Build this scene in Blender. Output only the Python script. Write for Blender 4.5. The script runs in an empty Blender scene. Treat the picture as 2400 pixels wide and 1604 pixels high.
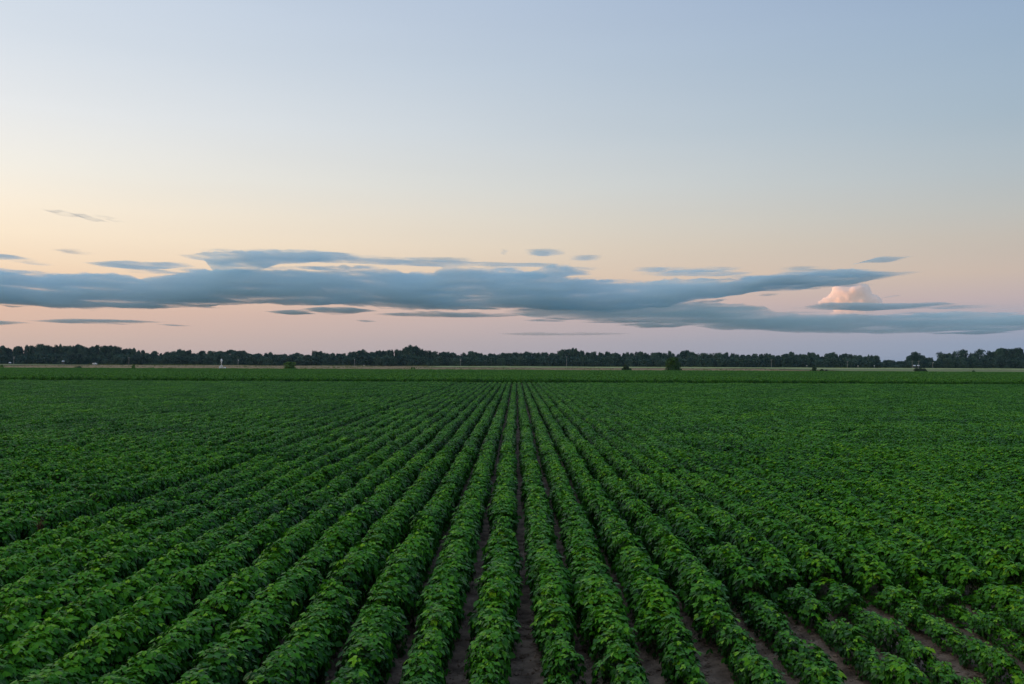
import bpy, math, random
import numpy as np
from mathutils import Matrix, Vector

# ------------------------------------------------------------------ camera, sky, sun, exposure
scene = bpy.context.scene
R = math.radians
F_PX = 2400 * 35.0 / 36.0            # focal length in pixels of the 2400 px wide photograph
CAM_Z = 4.9
cam_data = bpy.data.cameras.new("camera")
cam_data.lens = 35.0
cam_data.sensor_width = 36.0
cam_data.sensor_fit = 'HORIZONTAL'
cam_data.clip_start = 0.1
cam_data.clip_end = 300000.0
cam = bpy.data.objects.new("camera", cam_data)
scene.collection.objects.link(cam)
CAM_ROT = (Matrix.Rotation(R(0.2456), 3, 'Z') @ Matrix.Rotation(R(90) + math.atan(47.0 / F_PX), 3, 'X')
           @ Matrix.Rotation(R(0.25), 3, 'Z'))
cam.matrix_world = Matrix.Translation((0, 0, CAM_Z)) @ CAM_ROT.to_4x4()
scene.camera = cam

SUN_AZ = R(-95)                      # to the left of the view (view is +Y), just below the horizon
SUN_EL = R(-2.0)
sun_dir = Vector((math.sin(SUN_AZ) * math.cos(SUN_EL), math.cos(SUN_AZ) * math.cos(SUN_EL), math.sin(SUN_EL)))

world = bpy.data.worlds.new("World")
scene.world = world
world.use_nodes = True


def srgb(r, g, b):
    def f(c):
        c /= 255.0
        return c / 12.92 if c <= 0.04045 else ((c + 0.055) / 1.055) ** 2.4
    return (f(r), f(g), f(b), 1.0)


def build_world():
    nt = world.node_tree
    nt.nodes.clear()
    N, L = nt.nodes.new, nt.links.new
    out = N("ShaderNodeOutputWorld")
    bg = N("ShaderNodeBackground")
    tc = N("ShaderNodeTexCoord")
    sep = N("ShaderNodeSeparateXYZ")
    L(tc.outputs["Generated"], sep.inputs[0])

    def m(op, a, b=None, clamp=False):
        n = N("ShaderNodeMath"); n.operation = op; n.use_clamp = clamp
        for k, v in enumerate((a, b)):
            if v is None:
                continue
            if isinstance(v, (int, float)):
                n.inputs[k].default_value = v
            else:
                L(v, n.inputs[k])
        return n.outputs[0]
    # elevation in degrees / 90, curved so that the low sky has room in the ramp
    el = m('MULTIPLY', m('ARCSINE', sep.outputs[2]), 180 / math.pi)
    fac = m('POWER', m('DIVIDE', m('MAXIMUM', el, 0.0), 90.0), 0.5, True)

    def ramp(stops):
        r = N("ShaderNodeValToRGB")
        r.color_ramp.interpolation = 'B_SPLINE' if False else 'EASE'
        r.color_ramp.interpolation = 'LINEAR'
        els = r.color_ramp.elements
        while len(els) > 1:
            els.remove(els[-1])
        for k, (deg, c) in enumerate(stops):
            p = math.sqrt(deg / 90.0)
            e = els[0] if k == 0 else els.new(p)
            e.position = p
            e.color = srgb(*c)
        L(fac, r.inputs[0])
        return r.outputs[0]
    warm = ramp([(0, (196, 173, 168)), (1.1, (209, 182, 169)), (2.6, (222, 188, 169)), (3.6, (232, 198, 173)), (5.0, (245, 219, 190)),
                 (6.6, (252, 233, 207)), (8.0, (251, 237, 216)), (10, (244, 239, 228)), (13, (232, 234, 235)), (16.5, (216, 224, 233)),
                 (20, (206, 217, 231)), (35, (180, 201, 225)), (90, (150, 180, 220))])
    cool = ramp([(0, (132, 150, 178)), (1.1, (143, 157, 180)), (2.2, (160, 164, 180)), (3.4, (188, 174, 176)), (4.8, (199, 183, 172)),
                 (6.6, (194, 187, 178)), (8.0, (187, 189, 186)), (10, (178, 189, 195)), (13, (164, 183, 198)), (16.5, (155, 177, 199)),
                 (20, (147, 170, 199)), (35, (136, 164, 204)), (90, (138, 168, 212))])
    # azimuth towards the set sun
    hx = math.sin(SUN_AZ); hy = math.cos(SUN_AZ)
    dot = m('ADD', m('MULTIPLY', sep.outputs[0], hx), m('MULTIPLY', sep.outputs[1], hy))
    hl = m('MAXIMUM', m('SQRT', m('ADD', m('MULTIPLY', sep.outputs[0], sep.outputs[0]), m('MULTIPLY', sep.outputs[1], sep.outputs[1]))), 0.001)
    mr = N("ShaderNodeMapRange")
    mr.interpolation_type = 'LINEAR'
    mr.inputs[1].default_value = -0.53
    mr.inputs[2].default_value = 0.40
    L(m('DIVIDE', dot, hl), mr.inputs[0])
    mix = N("ShaderNodeMix"); mix.data_type = 'RGBA'
    L(mr.outputs[0], mix.inputs[0]); L(cool, mix.inputs[6]); L(warm, mix.inputs[7])
    # the afterglow grows towards the place where the sun went down, left of the frame
    gl = N("ShaderNodeMapRange"); gl.interpolation_type = 'SMOOTHSTEP'
    gl.inputs[1].default_value = 0.42; gl.inputs[2].default_value = 1.0
    L(m('DIVIDE', dot, hl), gl.inputs[0])
    glow = m('MULTIPLY', gl.outputs[0], m('POWER', 2.718, m('DIVIDE', m('ABSOLUTE', el), -16.0)))
    gmix = N("ShaderNodeMix"); gmix.data_type = 'RGBA'; gmix.blend_type = 'ADD'
    L(glow, gmix.inputs[0]); L(mix.outputs[2], gmix.inputs[6]); gmix.inputs[7].default_value = (2.6, 1.75, 0.80, 1)
    mix = gmix
    # a physical twilight sky added on top
    sky = N("ShaderNodeTexSky")
    sky.sky_type = 'NISHITA'
    sky.sun_disc = False
    sky.sun_elevation = SUN_EL
    sky.sun_rotation = SUN_AZ % (2 * math.pi)
    sky.air_density = 1.0
    sky.dust_density = 1.0
    add = N("ShaderNodeMix"); add.data_type = 'RGBA'; add.blend_type = 'ADD'
    add.inputs[0].default_value = 0.05
    # barely visible high veil: long flat streaks, about one percent
    mpv = N("ShaderNodeMapping"); mpv.inputs["Scale"].default_value = (2.2, 2.2, 16.0); mpv.inputs["Rotation"].default_value = (0, R(4), 0)
    L(tc.outputs["Generated"], mpv.inputs[0])
    nzv = N("ShaderNodeTexNoise"); nzv.inputs["Scale"].default_value = 1.6; nzv.inputs["Detail"].default_value = 6
    L(mpv.outputs[0], nzv.inputs["Vector"])
    vl = m('MULTIPLY_ADD', nzv.outputs[0], 0.05)
    vl.node.inputs[2].default_value = 0.972
    veil = N("ShaderNodeMix"); veil.data_type = 'RGBA'; veil.blend_type = 'MULTIPLY'; veil.inputs[0].default_value = 1.0
    L(mix.outputs[2], veil.inputs[6]); L(vl, veil.inputs[7])
    L(veil.outputs[2], add.inputs[6]); L(sky.outputs[0], add.inputs[7])
    L(add.outputs[2], bg.inputs[0])
    bg.inputs[1].default_value = 1.0
    L(bg.outputs[0], out.inputs[0])


build_world()

sun_data = bpy.data.lights.new("sun", 'SUN')
sun_data.energy = 5.0
sun_data.angle = R(0.5)
sun_data.color = (1.0, 0.37, 0.13)
sun = bpy.data.objects.new("sun", sun_data)
scene.collection.objects.link(sun)
sun.rotation_euler = sun_dir.to_track_quat('Z', 'Y').to_euler()

vs = scene.view_settings
vs.view_transform = 'Standard'
vs.look = 'None'
vs.exposure = 0.0
vs.gamma = 1.0
vs.use_curve_mapping = False
cy = scene.cycles
cy.use_denoising = True
cy.max_bounces = 20
cy.diffuse_bounces = 3
cy.glossy_bounces = 2
cy.transmission_bounces = 3
cy.volume_bounces = 20
cy.transparent_max_bounces = 6
cy.sample_clamp_indirect = 6.0

# ------------------------------------------------------------------ helpers
rng = np.random.default_rng(7)
random.seed(7)
COL = scene.collection


def at(px, py, depth):
    """World point seen at photograph pixel (px, py), at distance depth along +Y."""
    d = CAM_ROT @ Vector(((px - 1200) / F_PX, -(py - 802) / F_PX, -1.0))
    return Vector((0, 0, CAM_Z)) + d * (depth / d.y)


def ground_x(px, depth):
    return at(px, 860, depth).x


def horizon_y(px):
    return 849 + (px - 1200) * math.tan(R(0.25))


def mesh_from(name, verts, faces, mats=(), mat_idx=None, tint=None, smooth=False):
    me = bpy.data.meshes.new(name)
    me.from_pydata([tuple(v) for v in verts], [], [tuple(f) for f in faces])
    for m_ in mats:
        me.materials.append(m_)
    if mat_idx is not None:
        me.polygons.foreach_set("material_index", np.asarray(mat_idx, dtype=np.int32))
    if tint is not None:
        a = me.attributes.new("tint", 'FLOAT', 'POINT')
        a.data.foreach_set("value", np.asarray(tint, dtype=np.float32))
    if smooth:
        me.polygons.foreach_set("use_smooth", [True] * len(me.polygons))
    me.update()
    return me


def link(name, data, parent=None, loc=(0, 0, 0), **props):
    o = bpy.data.objects.new(name, data)
    COL.objects.link(o)
    o.location = loc
    if parent is not None:
        o.parent = parent
    for k, v in props.items():
        o[k] = v
    return o


class MB:
    """Collects simple shapes into one mesh."""
    def __init__(self):
        self.v, self.f = [], []

    def add(self, v, f):
        n = len(self.v)
        self.v += [tuple(p) for p in v]
        self.f += [tuple(i + n for i in q) for q in f]
        return self

    def box(self, c, s, rot=None):
        pts = [Vector((x * s[0] / 2, y * s[1] / 2, z * s[2] / 2)) for x in (-1, 1) for y in (-1, 1) for z in (-1, 1)]
        if rot is not None:
            pts = [rot @ p for p in pts]
        pts = [p + Vector(c) for p in pts]
        return self.add(pts, [(0, 1, 3, 2), (4, 6, 7, 5), (0, 4, 5, 1), (2, 3, 7, 6), (0, 2, 6, 4), (1, 5, 7, 3)])

    def tube(self, a, b, r0, r1=None, n=8):
        a, b = Vector(a), Vector(b)
        r1 = r0 if r1 is None else r1
        q = (b - a).to_track_quat('Z', 'Y')
        v = []
        for p, r in ((a, r0), (b, r1)):
            for k in range(n):
                t = 2 * math.pi * k / n
                v.append(p + q @ Vector((r * math.cos(t), r * math.sin(t), 0)))
        f = [(k, (k + 1) % n, n + (k + 1) % n, n + k) for k in range(n)]
        f += [tuple(range(n - 1, -1, -1)), tuple(range(n, 2 * n))]
        return self.add(v, f)

    def lathe(self, base, prof, n=14):
        v, f = [], []
        for (r, z) in prof:
            for k in range(n):
                t = 2 * math.pi * k / n
                v.append((base[0] + r * math.cos(t), base[1] + r * math.sin(t), base[2] + z))
        for i in range(len(prof) - 1):
            for k in range(n):
                f.append((i * n + k, i * n + (k + 1) % n, (i + 1) * n + (k + 1) % n, (i + 1) * n + k))
        f += [tuple(range(n - 1, -1, -1)), tuple(range((len(prof) - 1) * n, len(prof) * n))]
        return self.add(v, f)

    def build(self, name, mat, parent=None, loc=(0, 0, 0), smooth=False, **props):
        return link(name, mesh_from(name, self.v, self.f, (mat,), smooth=smooth), parent, loc, **props)


def vnoise(seed):
    """2D value noise sampled on arrays, fractal."""
    g = np.random.default_rng(seed).random((64, 64)) * 2 - 1

    def one(x, y):
        xi, yi = np.floor(x).astype(int), np.floor(y).astype(int)
        u, v = x - xi, y - yi
        u, v = u * u * (3 - 2 * u), v * v * (3 - 2 * v)
        a, b = g[xi % 64, yi % 64], g[(xi + 1) % 64, yi % 64]
        c, d = g[xi % 64, (yi + 1) % 64], g[(xi + 1) % 64, (yi + 1) % 64]
        return (a * (1 - u) + b * u) * (1 - v) + (c * (1 - u) + d * u) * v

    def fr(x, y, octaves=4, gain=0.5):
        x, y = np.asarray(x, float), np.asarray(y, float)
        s, a, t = 0, 1.0, 0
        for k in range(octaves):
            s = s + a * one(x * 2 ** k + 17.3 * k, y * 2 ** k + 9.1 * k); t += a; a *= gain
        return s / t
    return fr


ORD = ["first", "second", "third", "fourth", "fifth", "sixth", "seventh", "eighth", "ninth", "tenth", "eleventh", "twelfth",
       "thirteenth", "fourteenth", "fifteenth", "sixteenth", "seventeenth", "eighteenth", "nineteenth", "twentieth",
       "twenty-first", "twenty-second", "twenty-third", "twenty-fourth", "twenty-fifth", "twenty-sixth", "twenty-seventh",
       "twenty-eighth", "twenty-ninth", "thirtieth", "thirty-first", "thirty-second"]

# ------------------------------------------------------------------ materials


def new_mat(name):
    m_ = bpy.data.materials.new(name)
    m_.use_nodes = True
    nt = m_.node_tree
    nt.nodes.clear()
    out = nt.nodes.new("ShaderNodeOutputMaterial")
    return m_, nt, out


def noise_mat(name, c1, c2, scale, rough=0.8, bump=0.0, detail=6, stretch=None, bump_scale=None, bump_dist=0.02):
    m_, nt, out = new_mat(name)
    N, L = nt.nodes.new, nt.links.new
    p = N("ShaderNodeBsdfPrincipled")
    geo = N("ShaderNodeNewGeometry")
    vec = geo.outputs["Position"]
    if stretch:
        mp = N("ShaderNodeMapping"); mp.inputs["Scale"].default_value = stretch
        L(vec, mp.inputs[0]); vec = mp.outputs[0]
    nz = N("ShaderNodeTexNoise"); nz.inputs["Scale"].default_value = scale; nz.inputs["Detail"].default_value = detail
    L(vec, nz.inputs["Vector"])
    r = N("ShaderNodeValToRGB")
    r.color_ramp.elements[0].position = 0.32; r.color_ramp.elements[0].color = (*c1, 1)
    r.color_ramp.elements[1].position = 0.68; r.color_ramp.elements[1].color = (*c2, 1)
    L(nz.outputs[0], r.inputs[0]); L(r.outputs[0], p.inputs["Base Color"])
    p.inputs["Roughness"].default_value = rough
    p.inputs["Specular IOR Level"].default_value = 0.3
    if bump:
        nb = N("ShaderNodeTexNoise"); nb.inputs["Scale"].default_value = bump_scale or scale * 4; nb.inputs["Detail"].default_value = 8
        L(vec, nb.inputs["Vector"])
        b = N("ShaderNodeBump"); b.inputs["Strength"].default_value = bump; b.inputs["Distance"].default_value = bump_dist
        L(nb.outputs[0], b.inputs["Height"]); L(b.outputs[0], p.inputs["Normal"])
    L(p.outputs[0], out.inputs[0])
    return m_


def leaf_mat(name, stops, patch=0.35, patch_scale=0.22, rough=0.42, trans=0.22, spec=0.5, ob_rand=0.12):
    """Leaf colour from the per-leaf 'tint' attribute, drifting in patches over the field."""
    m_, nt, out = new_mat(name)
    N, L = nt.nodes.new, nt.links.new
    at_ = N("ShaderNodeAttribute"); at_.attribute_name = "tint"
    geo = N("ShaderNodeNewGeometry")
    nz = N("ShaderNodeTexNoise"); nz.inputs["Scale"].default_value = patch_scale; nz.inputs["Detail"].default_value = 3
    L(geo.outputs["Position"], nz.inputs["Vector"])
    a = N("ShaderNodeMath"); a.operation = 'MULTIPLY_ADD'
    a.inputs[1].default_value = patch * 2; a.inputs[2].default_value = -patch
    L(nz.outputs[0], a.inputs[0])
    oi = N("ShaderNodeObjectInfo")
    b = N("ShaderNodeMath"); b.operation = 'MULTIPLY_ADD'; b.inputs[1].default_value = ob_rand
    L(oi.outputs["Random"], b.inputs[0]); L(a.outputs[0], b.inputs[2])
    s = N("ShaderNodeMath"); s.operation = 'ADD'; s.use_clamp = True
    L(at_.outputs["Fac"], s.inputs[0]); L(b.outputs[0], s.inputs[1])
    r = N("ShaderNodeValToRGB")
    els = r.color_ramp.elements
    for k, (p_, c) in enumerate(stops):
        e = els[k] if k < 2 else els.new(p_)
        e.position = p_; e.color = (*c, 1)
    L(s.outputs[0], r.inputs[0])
    p = N("ShaderNodeBsdfPrincipled")
    L(r.outputs[0], p.inputs["Base Color"])
    p.inputs["Roughness"].default_value = rough
    p.inputs["Specular IOR Level"].default_value = spec
    t = N("ShaderNodeBsdfTranslucent")
    L(r.outputs[0], t.inputs[0])
    mx = N("ShaderNodeMixShader"); mx.inputs[0].default_value = trans
    L(p.outputs[0], mx.inputs[1]); L(t.outputs[0], mx.inputs[2])
    L(mx.outputs[0], out.inputs[0])
    return m_


def plain(name, c, rough=0.6, metallic=0.0):
    m_ = noise_mat(name, tuple(x * 0.88 for x in c), tuple(min(1, x * 1.08) for x in c), 3.0, rough)
    m_.node_tree.nodes["Principled BSDF"].inputs["Metallic"].default_value = metallic
    return m_


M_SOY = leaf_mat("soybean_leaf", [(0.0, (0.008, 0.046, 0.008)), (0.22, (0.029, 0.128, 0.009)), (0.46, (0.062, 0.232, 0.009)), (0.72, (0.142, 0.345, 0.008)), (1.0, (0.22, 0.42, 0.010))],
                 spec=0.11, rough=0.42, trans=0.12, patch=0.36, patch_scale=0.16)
M_STEM = plain("soybean_stem", (0.07, 0.10, 0.035))
M_SOY_FAR = leaf_mat("soybean_leaf_distant", [(0.0, (0.026, 0.105, 0.018)), (0.5, (0.060, 0.195, 0.020)), (1.0, (0.14, 0.30, 0.022))],
                     patch=0.3, patch_scale=0.02, rough=0.55, spec=0.12)
M_TREE = leaf_mat("tree_leaf", [(0.0, (0.008, 0.026, 0.026)), (0.5, (0.020, 0.056, 0.048)), (1.0, (0.058, 0.115, 0.080))],
                  patch=0.25, patch_scale=0.03, rough=0.6, trans=0.12, spec=0.12, ob_rand=0.5)
M_BUSH = leaf_mat("bush_leaf", [(0.0, (0.034, 0.095, 0.014)), (0.5, (0.070, 0.165, 0.020)), (1.0, (0.14, 0.25, 0.03))],
                  patch=0.15, patch_scale=0.3, rough=0.55, trans=0.2, spec=0.3)
M_DOME = leaf_mat("dome_bush_leaf", [(0.0, (0.018, 0.055, 0.013)), (0.5, (0.036, 0.095, 0.018)), (1.0, (0.085, 0.165, 0.03))],
                  patch=0.15, patch_scale=0.3, rough=0.55, trans=0.15, spec=0.2)
M_DARKBUSH = leaf_mat("dark_bush_leaf", [(0.0, (0.014, 0.036, 0.012)), (0.5, (0.022, 0.055, 0.016)), (1.0, (0.045, 0.09, 0.024))],
                      patch=0.15, patch_scale=0.3, rough=0.55, trans=0.2, spec=0.3)
M_BARK = noise_mat("bark", (0.035, 0.028, 0.022), (0.075, 0.062, 0.05), 4.0, 0.9, 0.4)
M_SOIL = noise_mat("dry_soil", (0.085, 0.054, 0.034), (0.31, 0.210, 0.140), 2.6, 0.95, 1.0, detail=10, bump_scale=11, bump_dist=0.07)
M_LAND = noise_mat("distant_land", (0.05, 0.06, 0.025), (0.10, 0.09, 0.05), 0.004, 0.95)
M_DRY = noise_mat("dry_grass", (0.16, 0.125, 0.046), (0.30, 0.180, 0.085), 0.02, 0.95, stretch=(0.25, 1.0, 1.0))
M_VERGE = noise_mat("pale_green_grass", (0.23, 0.28, 0.09), (0.33, 0.36, 0.14), 0.012, 0.95, stretch=(0.3, 1.0, 1.0))
M_VERGE2 = noise_mat("green_grass", (0.13, 0.16, 0.05), (0.21, 0.215, 0.08), 0.02, 0.95, stretch=(0.25, 1.0, 1.0))
M_STRAW = leaf_mat("dead_stalk", [(0.0, (0.060, 0.030, 0.018)), (0.5, (0.10, 0.048, 0.026)), (1.0, (0.16, 0.09, 0.045))], patch=0.0, rough=0.8, trans=0.15, spec=0.15)
M_POLE = plain("weathered_pole_wood", (0.27, 0.265, 0.255), 0.85)
M_WHITE = plain("white_painted_metal", (0.72, 0.73, 0.75), 0.45)
M_GALV = plain("galvanised_steel", (0.50, 0.52, 0.54), 0.5, 0.3)
M_CONC = plain("pale_concrete", (0.52, 0.52, 0.53), 0.85)
M_DARK = plain("dark_painted_metal", (0.03, 0.035, 0.03), 0.6)
M_DIRT = noise_mat("pale_dirt", (0.16, 0.115, 0.075), (0.27, 0.21, 0.15), 1.2, 0.95)
M_ROOF = plain("pale_metal_roof", (0.60, 0.64, 0.68), 0.4)
M_POLE_DARK = plain("dark_weathered_board", (0.07, 0.07, 0.07), 0.85)


def volume_mat(name, color, density, aniso=0.0):
    m_, nt, out = new_mat(name)
    v = nt.nodes.new("ShaderNodeVolumePrincipled")
    v.inputs["Color"].default_value = (*color, 1)
    v.inputs["Density"].default_value = density
    v.inputs["Anisotropy"].default_value = aniso
    nt.links.new(v.outputs[0], out.inputs["Volume"])
    return m_


# ------------------------------------------------------------------ ground
FIELD_END, SEAM, TREES_Y = 523.0, 210.0, 1066.0


def sheet(name, x0, x1, y0, y1, z, mat, nx=1, ny=1, relief=0.0, seed=1, freq=0.02, **props):
    xs, ys = np.linspace(x0, x1, nx + 1), np.linspace(y0, y1, ny + 1)
    X, Y = np.meshgrid(xs, ys)
    Z = np.full_like(X, z)
    if relief:
        Z = Z + relief * vnoise(seed)(X * freq, Y * freq, 4)
    v = np.stack([X.ravel(), Y.ravel(), Z.ravel()], 1)
    w = nx + 1
    f = [(j * w + i, j * w + i + 1, (j + 1) * w + i + 1, (j + 1) * w + i) for j in range(ny) for i in range(nx)]
    return link(name, mesh_from(name, v.tolist(), f, (mat,), smooth=bool(relief)), **props)


sheet("ground", -60000, 60000, -60000, 60000, -0.25, M_LAND, 12, 12, kind="structure")
sheet("field_soil", -400, 400, -60, FIELD_END, -0.12, M_SOIL, 1, 1, kind="structure")
# soil under the front rows: low ridges along the rows, clods and shallow ruts
ROW_X0, ROW_DX = 0.62, 0.97


SOIL_N1, SOIL_N2 = vnoise(21), vnoise(22)


def soil_height(X, Y):
    n1, n2 = SOIL_N1, SOIL_N2
    ridge = np.cos((X - ROW_X0) / ROW_DX * 2 * np.pi) * 0.035
    return ridge + 0.035 * n1(X * 1.3, Y * 0.9, 4) + 0.03 * n2(X * 6, Y * 6, 3)


def near_soil():
    xs, ys = np.arange(-17, 17.01, 0.09), np.arange(9.5, 30.01, 0.09)
    X, Y = np.meshgrid(xs, ys)
    Z = soil_height(X, Y)
    edge = np.minimum.reduce([X + 17, 17 - X, Y - 9.5, 30 - Y])
    Z = Z * np.clip(edge / 1.5, 0, 1) - 0.03 - 0.085 * np.clip(1 - edge / 1.0, 0, 1)
    w = len(xs)
    v = np.stack([X.ravel(), Y.ravel(), Z.ravel()], 1)
    idx = np.arange(len(ys) * w).reshape(len(ys), w)
    f = np.stack([idx[:-1, :-1].ravel(), idx[:-1, 1:].ravel(), idx[1:, 1:].ravel(), idx[1:, :-1].ravel()], 1)
    link("furrow_soil", mesh_from("furrow_soil", v.tolist(), f.tolist(), (M_SOIL,), smooth=True), kind="structure")


near_soil()
sheet("dry_grass_field", -760, 760, FIELD_END + 0.5, 1300, 0.02, M_DRY, 120, 60, 0.25, 5, 0.02, kind="structure")
sheet("grass_verge", -80, 760, 850, 1060, 0.36, M_VERGE, 120, 12, 0.22, 6, 0.05, kind="structure")
sheet("grass_meadow", 205, 760, 545, 852, 0.34, M_VERGE2, 80, 30, 0.22, 9, 0.03, kind="structure")
sheet("green_grass_strip", -760, -430, 560, 1064, 0.38, M_VERGE2, 60, 20, 0.22, 8, 0.05, kind="structure")

# ------------------------------------------------------------------ sky: clouds as real banks of vapour


def cloud_mat(name, color, density, streak, lo=0.36, hi=0.60, floor=0.05):
    """Vapour of uneven density: long flat streaks."""
    m_ = volume_mat(name, color, density)
    nt = m_.node_tree
    N, L = nt.nodes.new, nt.links.new
    vol = [n for n in nt.nodes if n.type == 'PRINCIPLED_VOLUME'][0]
    geo = N("ShaderNodeTexCoord")
    mp = N("ShaderNodeMapping"); mp.inputs["Scale"].default_value = tuple(1.0 / q for q in streak)
    L(geo.outputs["Object"], mp.inputs[0])
    nz = N("ShaderNodeTexNoise"); nz.inputs["Scale"].default_value = 1.0; nz.inputs["Detail"].default_value = 7; nz.inputs["Roughness"].default_value = 0.66
    L(mp.outputs[0], nz.inputs["Vector"])
    mr = N("ShaderNodeMapRange"); mr.interpolation_type = 'SMOOTHSTEP'
    mr.inputs[1].default_value = lo; mr.inputs[2].default_value = hi
    mr.inputs[3].default_value = floor * density; mr.inputs[4].default_value = density
    L(nz.outputs[0], mr.inputs[0]); L(mr.outputs[0], vol.inputs["Density"])
    return m_


M_CLOUD = cloud_mat("cloud_vapour", (0.80, 0.95, 1.0), 0.0064, (760, 3200, 38), 0.38, 0.55, 0.03)
M_CLOUD_THIN = cloud_mat("thin_cloud_vapour", (0.75, 0.93, 1.0), 0.0050, (520, 2500, 26))
M_CLOUD_VEIL = cloud_mat("low_cloud_vapour", (0.74, 0.945, 1.0), 0.0032, (1300, 3000, 60), 0.32, 0.60, 0.12)
M_CLOUD_FAINT = cloud_mat("faint_cloud_vapour", (0.92, 0.96, 1.0), 0.0016, (900, 700, 40))
M_SHRED = cloud_mat("cloud_shred_vapour", (0.75, 0.93, 1.0), 0.0050, (420, 1500, 26), 0.38, 0.60, 0.0)
M_WISP = cloud_mat("grey_wisp_vapour", (0.80, 0.84, 0.84), 0.0045, (300, 300, 25), 0.40, 0.62, 0.0)


def cloud(label, top, bot, D=12000.0, hd=600.0, mat=None, rough=0.3, step=5.0, nv=13, seed=1, group="grey blue evening clouds", wisps=0, parent=None):
    top, bot = np.array(top, float), np.array(bot, float)
    x0, x1 = min(top[0, 0], bot[0, 0]), max(top[-1, 0], bot[-1, 0])
    n = max(14, int((x1 - x0) / step))
    xs = np.linspace(x0, x1, n + 1)
    yt, yb = np.interp(xs, top[:, 0], top[:, 1]), np.interp(xs, bot[:, 0], bot[:, 1])
    nz, nz2, nz3 = vnoise(seed), vnoise(seed + 500), vnoise(seed + 900)
    mid = (yt + yb) / 2 + nz3(xs / 90.0, xs * 0 + 3.1, 3) * np.minimum(6, (yb - yt) * 0.25)
    half = np.maximum((yb - yt) / 2, 0.6)
    u = (xs - x0) / (x1 - x0)
    half = half * np.clip(np.minimum(u, 1 - u) * (x1 - x0) / 60.0, 0, 1) ** 0.7
    vv = np.linspace(-1, 1, nv)
    verts, faces = [], []
    ring = 2 * (nv - 1)
    for i in range(1, n):
        amp_t = half[i] * (1 + rough * 1.7 * nz(xs[i] / 52.0, vv * 1.6 + 5, 5, 0.74))
        amp_b = half[i] * (1 + rough * 1.0 * nz2(xs[i] / 80.0, vv * 1.6 + 9, 5, 0.66))
        c = np.sqrt(np.maximum(0, 1 - vv * vv))
        sh = nz3(xs[i] / 60.0, vv * 2 + 20, 3) * 9.0
        for k in list(range(nv)) + list(range(nv - 2, 0, -1)):
            is_top = len(verts) % ring < nv
            yy = mid[i] - (amp_t[k] * c[k] if is_top else -amp_b[k] * c[k])
            p = at(xs[i] + sh[k], yy, D)
            verts.append((p.x, p.y + vv[k] * hd, p.z))
    for i in range(n - 2):
        for k in range(ring):
            a, b = i * ring + k, i * ring + (k + 1) % ring
            faces.append((a, a + ring, b + ring, b))
    for i, base in ((0, 0), (n, (n - 2) * ring)):
        p = at(xs[i], mid[i], D)
        verts.append((p.x, p.y, p.z))
        t = len(verts) - 1
        for k in range(ring):
            a, b = base + k, base + (k + 1) % ring
            faces.append((t, a, b) if i == 0 else (t, b, a))
    if parent is not None:
        return link("wisp", mesh_from("wisp", verts, faces, (mat or M_CLOUD,), smooth=True), parent)
    o = link("cloud", mesh_from("cloud", verts, faces, (mat or M_CLOUD,), smooth=True), label=label, category="cloud", group=group)
    rw = np.random.default_rng(seed + 70)
    for k in range(wisps):                     # torn shreds along the upper and lower rims
        xc = rw.uniform(x0 + 30, x1 - 30)
        upper = rw.random() < 0.62
        ye = float(np.interp(xc, xs, yt if upper else yb)) + (-1 if upper else 1) * rw.uniform(-3, 6)
        ln, th_ = rw.uniform(22, 95), rw.uniform(1.6, 4.2)
        tl = rw.uniform(-1.5, 1.5)
        cloud(None, [(xc - ln, ye - .3 + tl), (xc - .2 * ln, ye - th_), (xc + .4 * ln, ye - th_ * .7), (xc + ln, ye - .3 - tl)],
              [(xc - ln, ye + .3 + tl), (xc, ye + th_), (xc + ln, ye + .3 - tl)], D=D - rw.uniform(-300, 300), hd=260, mat=M_SHRED, rough=.6, step=4.0, nv=7,
              seed=seed * 31 + k, parent=o)
    return o


# the long bank, in overlapping lobes
cloud("long slate blue cloud bank stretching from the left edge to the middle of the sky",
      [(-260, 640), (-60, 638), (0, 637), (112, 644), (259, 645), (341, 655), (392, 647), (460, 637), (520, 630), (600, 634), (700, 634), (800, 630), (902, 632),
       (970, 641), (1022, 642), (1045, 629), (1124, 627), (1209, 638), (1260, 640), (1305, 652), (1380, 656), (1482, 661), (1600, 659), (1736, 656), (1856, 650), (1960, 660)],
      [(-260, 712), (0, 716), (119, 721), (205, 725), (324, 723), (443, 719), (539, 713), (631, 711), (800, 716), (953, 723), (1073, 726), (1260, 728),
       (1400, 728), (1560, 722), (1668, 700), (1805, 684), (1907, 672), (1960, 664)], hd=560, seed=11, rough=0.26, step=3.0, wisps=26)
cloud("blue grey cloud tongue rising off the long bank left of centre", [(430, 602), (505, 592), (580, 591), (682, 591), (800, 593), (850, 598)],
      [(430, 604), (490, 612), (510, 640), (575, 642), (648, 622), (740, 612), (850, 602)], D=11800, hd=330, seed=12, rough=0.42, step=3.0, wisps=8)
cloud("thin cloud streak running right from the cloud tongue over the middle bank", [(700, 606), (800, 603), (900, 611), (1000, 611), (1060, 610), (1120, 616), (1290, 620), (1340, 621)],
      [(700, 614), (800, 616), (900, 622), (1000, 623), (1080, 623), (1140, 621), (1290, 624), (1340, 623)], D=11700, hd=240, seed=13, rough=0.65, step=3.0, wisps=7)
cloud("hooked blue cloud lobe above the middle of the long bank", [(1200, 640), (1260, 627), (1290, 618), (1320, 622), (1345, 632), (1390, 641)],
      [(1200, 652), (1260, 652), (1320, 652), (1350, 648), (1390, 643)], D=11900, hd=300, seed=14, rough=0.45, step=3.0, wisps=4)
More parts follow.
